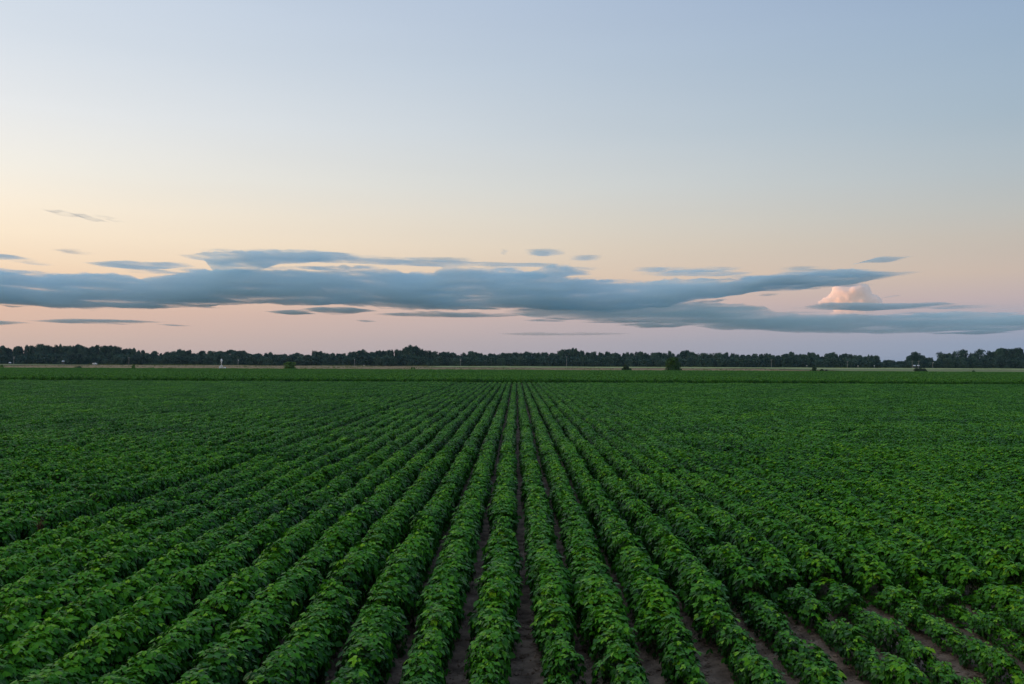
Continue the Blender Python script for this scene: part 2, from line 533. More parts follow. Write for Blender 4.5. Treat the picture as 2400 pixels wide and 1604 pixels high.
cloud("lower blue cloud bank reaching from centre to the right edge above the trees",
      [(1180, 730), (1277, 722), (1380, 714), (1482, 712), (1600, 712), (1719, 714), (1777, 719), (1811, 734), (1907, 735), (2100, 736), (2230, 735), (2316, 733), (2400, 739), (2640, 742)],
      [(1180, 734), (1277, 747), (1380, 750), (1482, 754), (1600, 760), (1702, 774), (1873, 779), (2111, 780), (2400, 776), (2640, 770)], D=12300, hd=560, seed=15, rough=0.25, mat=M_CLOUD_VEIL, wisps=12)
cloud("slender cloud streak crossing in front of the glowing cumulus", [(1859, 720), (1930, 713), (2000, 712), (2100, 714), (2180, 711), (2240, 716), (2380, 719)],
      [(1859, 723), (1950, 727), (2050, 729), (2140, 724), (2282, 722), (2380, 721)], D=11600, hd=420, seed=16, rough=0.3)
cloud("dark cloud streak above the glowing cumulus", [(1830, 634), (1920, 632), (1990, 633), (2077, 640), (2110, 644)],
      [(1830, 637), (1920, 646), (1990, 650), (2077, 646), (2110, 645)], D=11700, hd=320, seed=17, rough=0.7, step=3.0, wisps=6)
cloud("ragged cloud shelf just left of the glowing cumulus top", [(1700, 656), (1800, 647), (1900, 644), (2000, 646), (2090, 649)],
      [(1700, 672), (1800, 672), (1900, 668), (1990, 668), (2090, 652)], D=11850, hd=340, seed=18, rough=0.8, step=3.0, wisps=14)
SMALL = [
    ("small lens shaped cloud floating above the middle of the bank", 1228, 1325, 583, 600, 19, None),
    ("tiny cloud streak right of the small lens shaped cloud", 1335, 1412, 601, 608, 20, None),
    ("speck of cloud left of the small lens shaped cloud", 1172, 1190, 589, 594, 21, None),
    ("slanted grey wisp high at the left of the sky", 110, 178, 496, 505, 22, M_WISP),
    ("longer grey wisp trailing right of the high slanted wisp", 178, 236, 503, 517, 23, M_WISP),
    ("short grey wisp at the right end of the high wisps", 232, 284, 508, 515, 24, M_WISP),
    ("little cloud touching the left edge above the long bank", -60, 62, 597, 608, 25, None),
    ("flat little cloud above the left end of the bank", 36, 120, 610, 620, 26, None),
    ("thin upper wisp above the left end of the bank", 128, 212, 586, 593, 27, M_WISP),
    ("blade shaped cloud over the left part of the bank", 212, 452, 614, 629, 28, None),
    ("thin scrap of cloud between blade shaped cloud and bank", 300, 430, 634, 641, 29, M_CLOUD_THIN),
    ("long thin cloud below the bank at lower left", 80, 372, 748, 760, 30, M_CLOUD_THIN),
    ("small streak below the bank at the left edge", -80, 60, 750, 761, 31, M_CLOUD_THIN),
    ("tiny streak right of the long thin lower left cloud", 378, 440, 760, 765, 32, M_CLOUD_THIN),
    ("low cloud streak under the bank left of centre", 628, 760, 727, 738, 33, None),
    ("flat cloud streak hugging the bank base left of centre", 700, 880, 719, 736, 34, None),
    ("thin double streak under the bank at centre", 880, 1250, 732, 744, 35, M_CLOUD_THIN),
    ("tiny cloud dash low over the left centre trees", 836, 880, 750, 755, 36, M_CLOUD_THIN),
    ("faint lilac streak low over the centre trees", 1160, 1480, 779, 787, 37, M_CLOUD_FAINT),
    ("low streak below the lower bank right of centre", 1448, 1640, 755, 768, 38, M_CLOUD_THIN),
    ("upper thin cloud right of centre over the bank", 1480, 1735, 627, 636, 39, None),
    ("lower thin cloud right of centre over the bank", 1500, 1760, 636, 647, 40, None),
    ("lone slanted streak high above the glowing cumulus", 2012, 2130, 606, 615, 41, None),
    ("hair thin streak right of the dark cumulus streak", 2085, 2150, 640, 644, 42, M_CLOUD_THIN),
    ("oval cloudlet between the two banks right of centre", 1668, 1700, 700, 709, 43, None),
    ("small streak right of the glowing cumulus", 2074, 2100, 693, 698, 44, M_CLOUD_THIN),
    ("cloud shred at the right edge above the lower bank", 2356, 2394, 720, 726, 45, M_CLOUD_THIN),
]
for lab, xa, xb, ya, yb_, sd, mt in SMALL:
    slant = {22: 4, 23: 6, 24: 1, 41: -6}.get(sd, 0)
    ym = (ya + yb_) / 2
    cloud(lab, [(xa, ym - 0.5 - slant), (xa + 0.3 * (xb - xa), ya), (xa + 0.65 * (xb - xa), ya + 1), (xb, ym - 0.5 + slant)],
          [(xa, ym + 0.5 - slant), (xa + 0.35 * (xb - xa), yb_), (xa + 0.7 * (xb - xa), yb_ - 1), (xb, ym + 0.5 + slant)],
          D=11500 + sd * 12, hd=330, mat=mt, seed=sd, rough=0.55, step=4.0, nv=9)


def cumulus_mat(z0, z1):
    """Bright puffy vapour that thins out into the murk towards its base."""
    m_ = volume_mat("sunlit_cumulus_vapour", (1.0, 0.975, 0.95), 0.003, 0.0)
    nt = m_.node_tree
    vol = [n for n in nt.nodes if n.type == 'PRINCIPLED_VOLUME'][0]
    tc_ = nt.nodes.new("ShaderNodeTexCoord"); sp = nt.nodes.new("ShaderNodeSeparateXYZ"); mr = nt.nodes.new("ShaderNodeMapRange")
    nt.links.new(tc_.outputs["Object"], sp.inputs[0]); nt.links.new(sp.outputs[2], mr.inputs[0])
    mr.inputs[1].default_value = z0; mr.inputs[2].default_value = z1
    mr.inputs[3].default_value = 0.00035; mr.inputs[4].default_value = 0.0056
    nt.links.new(mr.outputs[0], vol.inputs["Density"])
    return m_


def cumulus():
    D = 60000.0
    blobs = []
    r_ = np.random.default_rng(5)
    spec = [  # px, py, radius px
        (1924, 710, 6), (1932, 706, 7), (1941, 703, 8), (1949, 697, 8), (1955, 690, 8), (1958, 681, 8), (1964, 676, 7), (1973, 675, 7), (1982, 677, 8),
        (1991, 674, 6), (1999, 677, 8), (2008, 673, 7), (2017, 671, 6), (2027, 672, 7), (2034, 679, 7), (2036, 688, 8), (2043, 696, 7), (2051, 698, 6),
        (2058, 703, 7), (2062, 710, 6), (1968, 688, 12), (1982, 690, 14), (1998, 690, 14), (2014, 686, 14), (2026, 694, 12), (1956, 704, 11), (1972, 706, 14),
        (1990, 708, 14), (2008, 708, 15), (2026, 708, 14), (2044, 710, 11), (1940, 713, 9), (1965, 724, 14), (1990, 726, 15), (2015, 726, 15), (2040, 724, 12),
        (1955, 745, 13), (1975, 748, 14), (2000, 748, 14), (2025, 746, 13)]
    for (px, py, r) in spec:
        blobs.append((px, py, r, 0))
        for _ in range(6):
            a = r_.uniform(0, 2 * math.pi)
            blobs.append((px + math.cos(a) * r * 0.85, py - abs(math.sin(a)) * r * 0.85, r * r_.uniform(0.22, 0.50), r_.uniform(-1, 0.3) * r))
    mb = MB()
    s = D / F_PX
    for (px, py, r, dy) in blobs:
        p = at(px, py, D)
        prof = [(math.sin(t) * r * s, -math.cos(t) * r * s) for t in np.linspace(0.15, math.pi - 0.15, 8)]
        mb.lathe((p.x, p.y + dy * s, p.z), prof, 12)
    o = mb.build("cumulus_cloud", cumulus_mat(at(1990, 738, D).z, at(1990, 702, D).z), smooth=True,
                 label="glowing orange cumulus tower catching the last sun at right", category="cloud")
    md = o.modifiers.new("union", 'REMESH'); md.mode = 'VOXEL'; md.voxel_size = 40.0; md.use_smooth_shade = True
    sm = o.modifiers.new("soften", 'SMOOTH'); sm.iterations = 2; sm.factor = 0.5


cumulus()

# ------------------------------------------------------------------ leaves and plants


def leaflet(L, w, fold, curl, lod):
    """Ovate leaflet from the origin along +Y, face up +Z."""
    if lod == 0:
        v = [(0, 0, 0), (-w, .30 * L, fold), (0, .33 * L, 0), (w, .30 * L, fold), (-.72 * w, .66 * L, fold * .6 - curl * .4), (0, .68 * L, -curl * .45),
             (.72 * w, .66 * L, fold * .6 - curl * .4), (0, L, -curl)]
        f = [(0, 2, 1), (0, 3, 2), (1, 2, 5, 4), (2, 3, 6, 5), (4, 5, 7), (5, 6, 7)]
    else:
        v = [(0, 0, 0), (-w, .42 * L, fold), (w, .42 * L, fold), (0, L, -curl)]
        f = [(0, 2, 1), (1, 2, 3)]
    return np.array(v), f


def frame(direction, normal):
    d = direction / np.linalg.norm(direction)
    n = normal - d * normal.dot(d)
    n = n / max(1e-6, np.linalg.norm(n))
    return np.stack([np.cross(d, n), d, n], 1)


def soy_clump(seed, length, W, H, n_leaf, Lmean, lod, stems=True):
    r = np.random.default_rng(seed)
    V, Fc, T, MI = [], [], [], []
    nv = 0

    def put(v, f, tint, mi):
        nonlocal nv
        V.append(v); T.append(np.full(len(v), tint))
        Fc.extend([tuple(i + nv for i in q) for q in f]); MI.extend([mi] * len(f))
        nv += len(v)
    for _ in range(n_leaf):
        th = r.uniform(-1.9, 1.9)
        rad = r.uniform(0.55, 1.05) if r.random() < 0.45 else r.uniform(0.86, 1.08)
        y = r.uniform(-0.5, 0.5) * length * 1.1
        bump = 1 + 0.16 * math.sin(y * 9 + seed) * r.random()
        cx = math.copysign(abs(math.sin(th)) ** 0.85, th)
        x = W * cx * rad * bump
        z = 0.50 * H + (0.50 * H * math.cos(th) if math.cos(th) > 0 else 1.25 * H * math.cos(th)) * rad * bump
        if math.cos(th) < 0:
            x *= 1 + 0.9 * math.cos(th)
        if z < 0.05:
            continue
        out = np.array([math.sin(th) * 1.1, r.normal(0, .35), max(0.0, math.cos(th))])
        side = abs(math.sin(th))
        az = r.uniform(0, 2 * math.pi)
        dirh = np.array([math.cos(az), math.sin(az), 0]) * (1 - 0.75 * side) + np.array([math.copysign(1, th), r.normal(0, .5), 0]) * side
        dirh /= np.linalg.norm(dirh)
        droop = min(1.5, r.uniform(0.05, 0.5) + side ** 2 * r.uniform(0.4, 1.2))
        up = np.array([0, 0, 1.0])
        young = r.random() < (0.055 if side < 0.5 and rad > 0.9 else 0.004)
        tint = r.uniform(0.62, 0.95) if young else np.clip(r.normal(0.37 - 0.30 * side ** 2 - (0.16 if rad < 0.85 else 0), 0.13), 0, 0.75)  # flank and inner leaves darker: older leaf tone plus self-shade put into tint
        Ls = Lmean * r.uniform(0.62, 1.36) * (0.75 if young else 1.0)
        p = np.array([x, y, z])
        nrm0 = up * (1.1 - 0.95 * side ** 2) + out * (0.45 + 0.7 * side ** 2) + r.normal(0, .24, 3)
        for da in ((0, 1.25, -1.25) if lod == 0 else (0, 1.5)):
            da2 = da + r.normal(0, .15)
            c, s = math.cos(da2), math.sin(da2)
            dh = np.array([dirh[0] * c - dirh[1] * s, dirh[0] * s + dirh[1] * c, 0])
            dr = droop + r.normal(0, .15)
            d3 = dh * math.cos(dr) - up * math.sin(dr)
            Fm = frame(d3, nrm0 + r.normal(0, .18, 3))
            L_ = Ls * (1.0 if da == 0 else 0.88)
            v, f = leaflet(L_, L_ * r.uniform(.31, .41), L_ * r.uniform(.02, .10), L_ * r.uniform(.02, .22), lod)
            base = p + d3 * (0.02 if da == 0 else 0.0)
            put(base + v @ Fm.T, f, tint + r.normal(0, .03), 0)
        if lod == 0 and r.random() < 0.5:      # petiole back to the stem
            q = np.array([x * 0.3, y + r.normal(0, .05), max(0.05, z - 0.18)])
            e = np.array([0.004, 0.004, 0])
            put(np.array([q - e, q + e, p]), [(0, 1, 2)], 0.5, 1)
    if stems:
        for _ in range(int(length * 14)):
            x, y = r.normal(0, .04), r.uniform(-.5, .5) * length
            t = np.array([r.normal(0, .12) + x, y + r.normal(0, .06), H * r.uniform(.6, .9)])
            for a in (0, 2.1):
                e = np.array([math.cos(a), math.sin(a), 0]) * .006
                b = np.array([x, y, -0.08])
                put(np.array([b - e, b + e, t]), [(0, 1, 2)], .4, 1)
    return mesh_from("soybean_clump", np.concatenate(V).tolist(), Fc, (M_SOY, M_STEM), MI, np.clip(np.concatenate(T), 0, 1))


def soy_patch(seed, size, n):
    """A square of closed distant canopy: faint drill rows of leaf-clump faces."""
    r = np.random.default_rng(seed)
    x, y = r.uniform(-.54, .54, n) * size, r.uniform(-.54, .54, n) * size
    ph = r.uniform(0, 6)
    z = 0.62 + 0.07 * np.cos(y * 2 * np.pi / 1.0 + ph) + 0.05 * np.sin(x * 2.3 + ph) + r.normal(0, .05, n) - (r.random(n) < .3) * r.uniform(0, .55, n)
    V, Fc, T = [], [], []
    for k in range(n):
        s = r.uniform(.10, .20)
        d = np.array([r.normal(), r.normal(), r.uniform(-.5, .2)])
        Fm = frame(d, np.array([r.normal(0, .5), r.normal(0, .5), 1]))
        v, f = leaflet(2 * s, s * .75, .02, .05, 1)
        V.append(np.array([x[k], y[k], z[k]]) + (v - [0, s, 0]) @ Fm.T)
        Fc += [tuple(i + 4 * k for i in q) for q in f]
        T.append(np.full(4, np.clip(r.normal(.45, .2), 0, 1)))
    return mesh_from("soybean_patch", np.concatenate(V).tolist(), Fc, (M_SOY_FAR,), None, np.concatenate(T))


def scatter_group(name, meshes):
    """Geometry-node group that sets one of the meshes on every point of a foliage part."""
    g = bpy.data.node_groups.new(name, 'GeometryNodeTree')
    g.interface.new_socket("Geometry", in_out='INPUT', socket_type='NodeSocketGeometry')
    g.interface.new_socket("Geometry", in_out='OUTPUT', socket_type='NodeSocketGeometry')
    N, L = g.nodes.new, g.links.new
    gi, go = N("NodeGroupInput"), N("NodeGroupOutput")
    join = N("GeometryNodeJoinGeometry")
    for me in reversed(meshes):
        src = bpy.data.objects.new(me.name + "_source", me)
        oi = N("GeometryNodeObjectInfo")
        oi.inputs["Object"].default_value = src
        oi.inputs["As Instance"].default_value = False
        gt = N("GeometryNodeGeometryToInstance")
        L(oi.outputs["Geometry"], gt.inputs[0]); L(gt.outputs[0], join.inputs[0])
    iop = N("GeometryNodeInstanceOnPoints")
    iop.inputs["Pick Instance"].default_value = True

    def attr(nm, typ):
        n = N("GeometryNodeInputNamedAttribute"); n.data_type = typ; n.inputs["Name"].default_value = nm
        return n.outputs["Attribute"]
    er = N("FunctionNodeEulerToRotation")
    L(attr("rot", 'FLOAT_VECTOR'), er.inputs[0])
    L(gi.outputs[0], iop.inputs["Points"]); L(join.outputs[0], iop.inputs["Instance"])
    L(attr("pick", 'INT'), iop.inputs["Instance Index"]); L(er.outputs[0], iop.inputs["Rotation"]); L(attr("scl", 'FLOAT_VECTOR'), iop.inputs["Scale"])
    L(iop.outputs[0], go.inputs[0])
    return g


def scatter(name, group, pts, rot, scl, pick, mats, parent=None, **props):
    me = bpy.data.meshes.new(name)
    me.vertices.add(len(pts))
    me.vertices.foreach_set("co", np.asarray(pts, np.float32).ravel())
    for nm, typ, arr, key in (("rot", 'FLOAT_VECTOR', rot, "vector"), ("scl", 'FLOAT_VECTOR', scl, "vector"), ("pick", 'INT', pick, "value")):
        a = me.attributes.new(nm, typ, 'POINT')
        a.data.foreach_set(key, np.asarray(arr, np.int32 if typ == 'INT' else np.float32).ravel())
    for m_ in mats:
        me.materials.append(m_)
    o = link(name, me, parent, **props)
    md = o.modifiers.new("scatter", 'NODES')
    md.node_group = group
    return o


NEAR_N, MID_N = 8, 6
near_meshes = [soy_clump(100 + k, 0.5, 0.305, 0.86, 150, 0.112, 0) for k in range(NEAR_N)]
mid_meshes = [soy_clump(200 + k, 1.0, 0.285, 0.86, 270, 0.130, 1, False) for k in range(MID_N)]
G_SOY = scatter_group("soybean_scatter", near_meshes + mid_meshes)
NEAR_LIMIT = 48.0
nzA, nzB, nzC = vnoise(61), vnoise(62), vnoise(63)


def row_profile(i, x, y):
    """Width and height factors of a row along its length, from what the photograph shows."""
    w = np.ones_like(y) + 0.06 * min(1.0, max(0.0, (-x - 0.5) / 4.0)) * np.clip((24 - y) / 8, 0, 1) - 0.07 * np.clip((y - 22) / 15, 0, 1)
    h = np.ones_like(y)
    merge = np.clip((x - 3.0) / 5.0, 0, 1) * np.clip((y - 20) / 14.0, 0, 1)
    w += 0.30 * merge
    h += 0.06 * merge
    if i <= -13:
        h += 0.08; w += 0.10 * np.clip((40 - y) / 15, 0, 1)
    if i == -12:
        w -= 0.12; h -= 0.05
    # the front of the field: plants shorter and thinner, bare soil between them on the right
    front = 17.0 + min(2.9, 1.2 * max(0.0, x - 3.2)) + 0.25 * min(0.0, x + 3)
    f = np.clip((front - y) / 1.2, 0, 1)
    sparse = np.clip((x + 2.5) / 3.5, 0, 1)
    w -= f * (0.06 + 0.42 * sparse)
    h -= f * (0.10 + 0.32 * sparse)
    lump = nzB(y * 1.9 + i * 7.7, np.full_like(y, i * 2.1), 2)
    w += f * sparse * 0.50 * lump
    h += f * sparse * 0.42 * lump
    dip = np.exp(-((y - front - 0.2) / 0.30) ** 2) * (0.18 + 0.16 * sparse)
    h -= dip
    if x > 4.4:
        h -= np.exp(-((y - front - 0.1) / 0.55) ** 2) * 0.42
        w -= np.exp(-((y - front - 0.1) / 0.55) ** 2) * 0.25
    # a shallow wash across the rows
    h -= np.exp(-((y - 115 - 1.5 * math.sin(i * 1.7)) / 0.9) ** 2) * (0.5 if -22 < x < 8 else 0.15)
    h -= np.clip((y - (SEAM - 10)) / 7.0, 0, 1) * 0.42
    h *= 1 + 0.12 * nzA(x * 0.25 + 31, y * 0.16, 3) + 0.09 * nzC(x * 3.1, y * 1.4, 2)
    w *= 1 + 0.10 * nzB(x * 0.7 + 11, y * 0.5, 3)
    return np.clip(w, .35, 1.5), np.clip(h, .25, 1.4)


def row_points(i):
    x = ROW_X0 + ROW_DX * i
    y0 = max(10.0, (abs(x) - 3.5) / 0.58)
    if y0 > SEAM - 3:
        return None
    r = np.random.default_rng(1000 + i)
    ys_n = np.arange(y0, NEAR_LIMIT, 0.36)
    ys_m = np.arange(max(y0, NEAR_LIMIT), SEAM - 3.0, 0.72)
    y = np.concatenate([ys_n, ys_m])
    near = np.concatenate([np.ones(len(ys_n), bool), np.zeros(len(ys_m), bool)])
    y = y + r.normal(0, .05, len(y))
    w, h = row_profile(i, x, y)
    xx = x + 0.09 * nzB(np.full_like(y, i * 3.3), y * 0.25, 2) + r.normal(0, .035, len(y))
    h = h * (1 + np.where(near, .04, .025) * r.normal(0, 1, len(y)).clip(-2, 2))
    w = w * (1 + .06 * r.normal(0, 1, len(y)).clip(-2, 2))
    if i <= -13:
        xx = xx - 0.55 * np.clip((44 - y) / 14, 0, 1)
    if i == -12:
        xx = xx + 0.10
    weak = nzC(y * 0.55 + i * 13.1, np.full_like(y, i * 4.7), 2)
    h = h * np.where(weak < -0.52, 0.78, 1.0); w = w * np.where(weak < -0.48, 0.78, 1.0)
    # plants that lean out of the row
    lean = np.flatnonzero(near & (r.random(len(y)) < 0.08))
    sgn = np.where(r.random(len(lean)) < .5, -1.0, 1.0)
    xx = np.concatenate([xx, xx[lean] + sgn * r.uniform(.12, .26, len(lean))])
    y = np.concatenate([y, y[lean] + r.normal(0, .1, len(lean))])
    w = np.concatenate([w, w[lean] * r.uniform(.45, .75, len(lean))]); h = np.concatenate([h, h[lean] * r.uniform(.62, .98, len(lean))])
    near = np.concatenate([near, np.ones(len(lean), bool)])
    z = np.where(near & (y < 29), soil_height(xx, y) - .03, -0.06)
    flip = r.random(len(y)) < .5
    rot = np.stack([r.normal(0, .03, len(y)), r.normal(0, .03, len(y)), np.where(flip, math.pi, 0) + r.normal(0, .08, len(y))], 1)
    lod_w = np.where(near, 1.0, 1.0)
    scl = np.stack([w * lod_w, np.full(len(y), 1.0), h], 1)
    pick = np.where(near, r.integers(0, NEAR_N, len(y)), NEAR_N + r.integers(0, MID_N, len(y)))
    return np.stack([xx, y, z], 1), rot, scl, pick


def trifoliate(seed):
    r = np.random.default_rng(seed)
    V, Fc = [], []
    n = 0
    for da in (0, 1.25, -1.25):
        L_ = 0.125 * (1 if da == 0 else .9)
        v, f = leaflet(L_, L_ * .34, L_ * .07, L_ * r.uniform(.1, .25), 0)
        c, s = math.cos(da), math.sin(da)
        Rm = np.array([[c, -s, 0], [s, c, 0], [0, 0, 1]])
        V.append(v @ Rm.T); Fc += [tuple(i + n for i in q) for q in f]; n += len(v)
    return mesh_from("leaf", np.concatenate(V).tolist(), Fc, (M_SOY,), None, np.full(n, r.uniform(.35, .85)))


LEAF_MESHES = [trifoliate(900 + k) for k in range(5)]
LEFT_ROWS, RIGHT_ROWS = -28, 14
rest = []
for i in range(-118, 119):
    rp = row_points(i)
    if rp is None:
        continue
    if LEFT_ROWS <= i <= RIGHT_ROWS:
        x = ROW_X0 + ROW_DX * i
        if i == 0:
            lab = "soybean row just right of the straight dark centre furrow"
        elif i > 0:
            lab = "soybean row, %s one right of the straight dark centre furrow" % ORD[i]
        elif i == -1:
            lab = "soybean row just left of the straight dark centre furrow"
        else:
            lab = "soybean row, %s one left of the straight dark centre furrow" % ORD[-i - 1]
        root = link("soybean_row", None, None, (x, max(12.5, rp[0][0][1]), 0), label=lab, category="crop row", group="soybean rows in the front field")
        pts = rp[0] - np.array([[root.location.x, root.location.y, 0]])
        scatter("foliage", G_SOY, pts, *rp[1:], (M_SOY, M_STEM), root, kind="stuff")
        if -9 <= i <= 9:                       # the nearest single leaves
            r = np.random.default_rng(4000 + i)
            for k in range(15):
                yy = r.uniform(12.6, 17.5) + 0.15 * abs(x)
                th = r.uniform(-1.0, 1.0)
                w, h = row_profile(i, x, np.array([yy]))
                zz = .50 * .84 + .50 * .84 * math.cos(th) * 1.05
                o = bpy.data.objects.new("leaf", LEAF_MESHES[int(r.integers(0, 5))])
                COL.objects.link(o)
                o.parent = root
                o.location = (0.36 * math.sin(th) * w[0], yy - root.location.y, zz * h[0] - 0.02)
                az = r.uniform(0, 6.28) if abs(th) < .5 else (-1.57 if th > 0 else 1.57) + r.normal(0, .4)
                o.rotation_euler = (-r.uniform(.1, .6), r.normal(0, .2), az)
    else:
        rest.append(rp)
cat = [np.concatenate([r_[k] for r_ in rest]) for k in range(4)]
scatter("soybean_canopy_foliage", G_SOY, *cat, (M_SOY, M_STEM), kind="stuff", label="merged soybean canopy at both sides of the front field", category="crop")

# the second field beyond the seam
patch_meshes = [soy_patch(300 + k, 4.0, 620) for k in range(5)]
G_PATCH = scatter_group("soybean_patch_scatter", patch_meshes)
pts, rot, scl, pick = [], [], [], []
r = np.random.default_rng(77)
for y in np.arange(SEAM + 11.0, FIELD_END, 4.0):
    hw = 0.58 * y + 6
    for x in np.arange(-hw, hw, 4.0):
        pts.append((x + r.normal(0, .1), y + r.normal(0, .1), 0.02 + 0.05 * r.normal()))
        rot.append((0, 0, math.pi * int(r.integers(0, 2))))
        scl.append((1, 1, 1.12 + 0.55 * math.exp(-(y - SEAM - 11) / 40) + 0.10 * float(nzA(x * .02, y * .05, 3))))
        pick.append(int(r.integers(0, 5)))
scatter("distant_soybean_foliage", G_PATCH, pts, rot, scl, pick, (M_SOY_FAR,), kind="stuff",
        label="dense distant soybean field beyond the dark seam", category="crop")
# the leafy front wall of the second field
pts, rot, scl, pick = [], [], [], []
for x in np.arange(-130, 130, 2.1):
    pts.append((x, SEAM + 8.6 + r.normal(0, .15), -.03)); rot.append((0, 0, math.pi / 2 + r.normal(0, .1)))
    scl.append((1.2, 1.0, 1.45 + .2 * float(nzC(x * .2, 3.0, 3)))); pick.append(NEAR_N + int(r.integers(0, MID_N)))
scatter("field_edge_foliage", G_SOY, pts, rot, scl, pick, (M_SOY, M_STEM), kind="stuff", label="dark leafy edge of the distant soybean field", category="crop")

# ------------------------------------------------------------------ trees


def crown_mesh(seed, mat, n_lobes=11, per=130, leaf=0.075, dome=1.0, base=0.08, openness=0.0, name="crown"):
    """Foliage of a tree 1 high and about 1 across: leaf-clump faces over many uneven lobes."""
    r = np.random.default_rng(seed)
    lobes = []
    for k in range(n_lobes):
        t = (k + .5) / n_lobes
        z = base + (0.86 - base) * t ** .8
        rad = 0.36 * max(.05, 1 - (max(0, z - .3) / .68) ** 2.6) ** .5 * dome
        a = k * 2.4 + r.uniform(-.5, .5)
        q = rad * r.uniform(.35, 1.0)
        lobes.append((q * math.cos(a), q * math.sin(a), z, r.uniform(.15, .24) * (1.15 - .35 * t)))
    lobes.append((r.normal(0, .04), r.normal(0, .04), .84, r.uniform(.12, .16)))
    V, Fc, T = [], [], []
    n = 0
    for (lx, ly, lz, lr) in lobes:
        lt = r.normal(.45, .14)
        for _ in range(per):
            d = r.normal(0, 1, 3); d /= np.linalg.norm(d)
            if openness and r.random() < openness and d[2] < 0:
                continue
            q = lr * (r.random() ** .4) * r.uniform(.9, 1.12)
            p = np.array([lx + d[0] * q * 1.1, ly + d[1] * q * 1.1, lz + d[2] * q * .9])
            if p[2] < 0.0:
                continue
            s = leaf * r.uniform(.35, .8)
            Fm = frame(r.normal(0, 1, 3), d + r.normal(0, .6, 3) + np.array([0, 0, .4]))
            v = np.array([(-s, -s * .6, 0), (s, -s * .7, 0), (s * .7, s * .8, s * .2), (-s * .8, s * .6, 0)])
            V.append(p + v @ Fm.T); Fc.append((n, n + 1, n + 2, n + 3)); n += 4
            T.append(np.full(4, np.clip(lt + r.normal(0, .12), 0, 1)))
    return mesh_from(name, np.concatenate(V).tolist(), Fc, (mat,), None, np.concatenate(T))


def trunk_mesh(seed, name="trunk"):
    r = np.random.default_rng(seed)
    mb = MB()
    a = Vector((0, 0, -.03)); rad = .022
    for k in range(4):
        b = Vector((a.x + r.normal(0, .012), a.y + r.normal(0, .012), a.z + .17))
        mb.tube(a, b, rad, rad * .8, 6)
        if k >= 1:
            for _ in range(2):
                t = r.uniform(0, 6.28)
                mb.tube(b, b + Vector((math.cos(t) * .22, math.sin(t) * .22, r.uniform(.08, .2))), rad * .5, rad * .15, 5)
        a = b; rad *= .8
    return mesh_from(name, mb.v, mb.f, (M_BARK,))


CROWNS = [crown_mesh(500 + k, M_TREE, 15 + k % 5, 150, .055, [1.0, .85, 1.1, .8][k % 4]) for k in range(14)]
OPEN_CROWNS = [crown_mesh(540 + k, M_TREE, 9, 70, .06, 1.1, .45, .3) for k in range(4)]
FRONT_CROWNS = [crown_mesh(560 + k, M_TREE, 18, 150, .065, 1.2, .03) for k in range(6)]
TRUNKS = [trunk_mesh(580 + k) for k in range(4)]

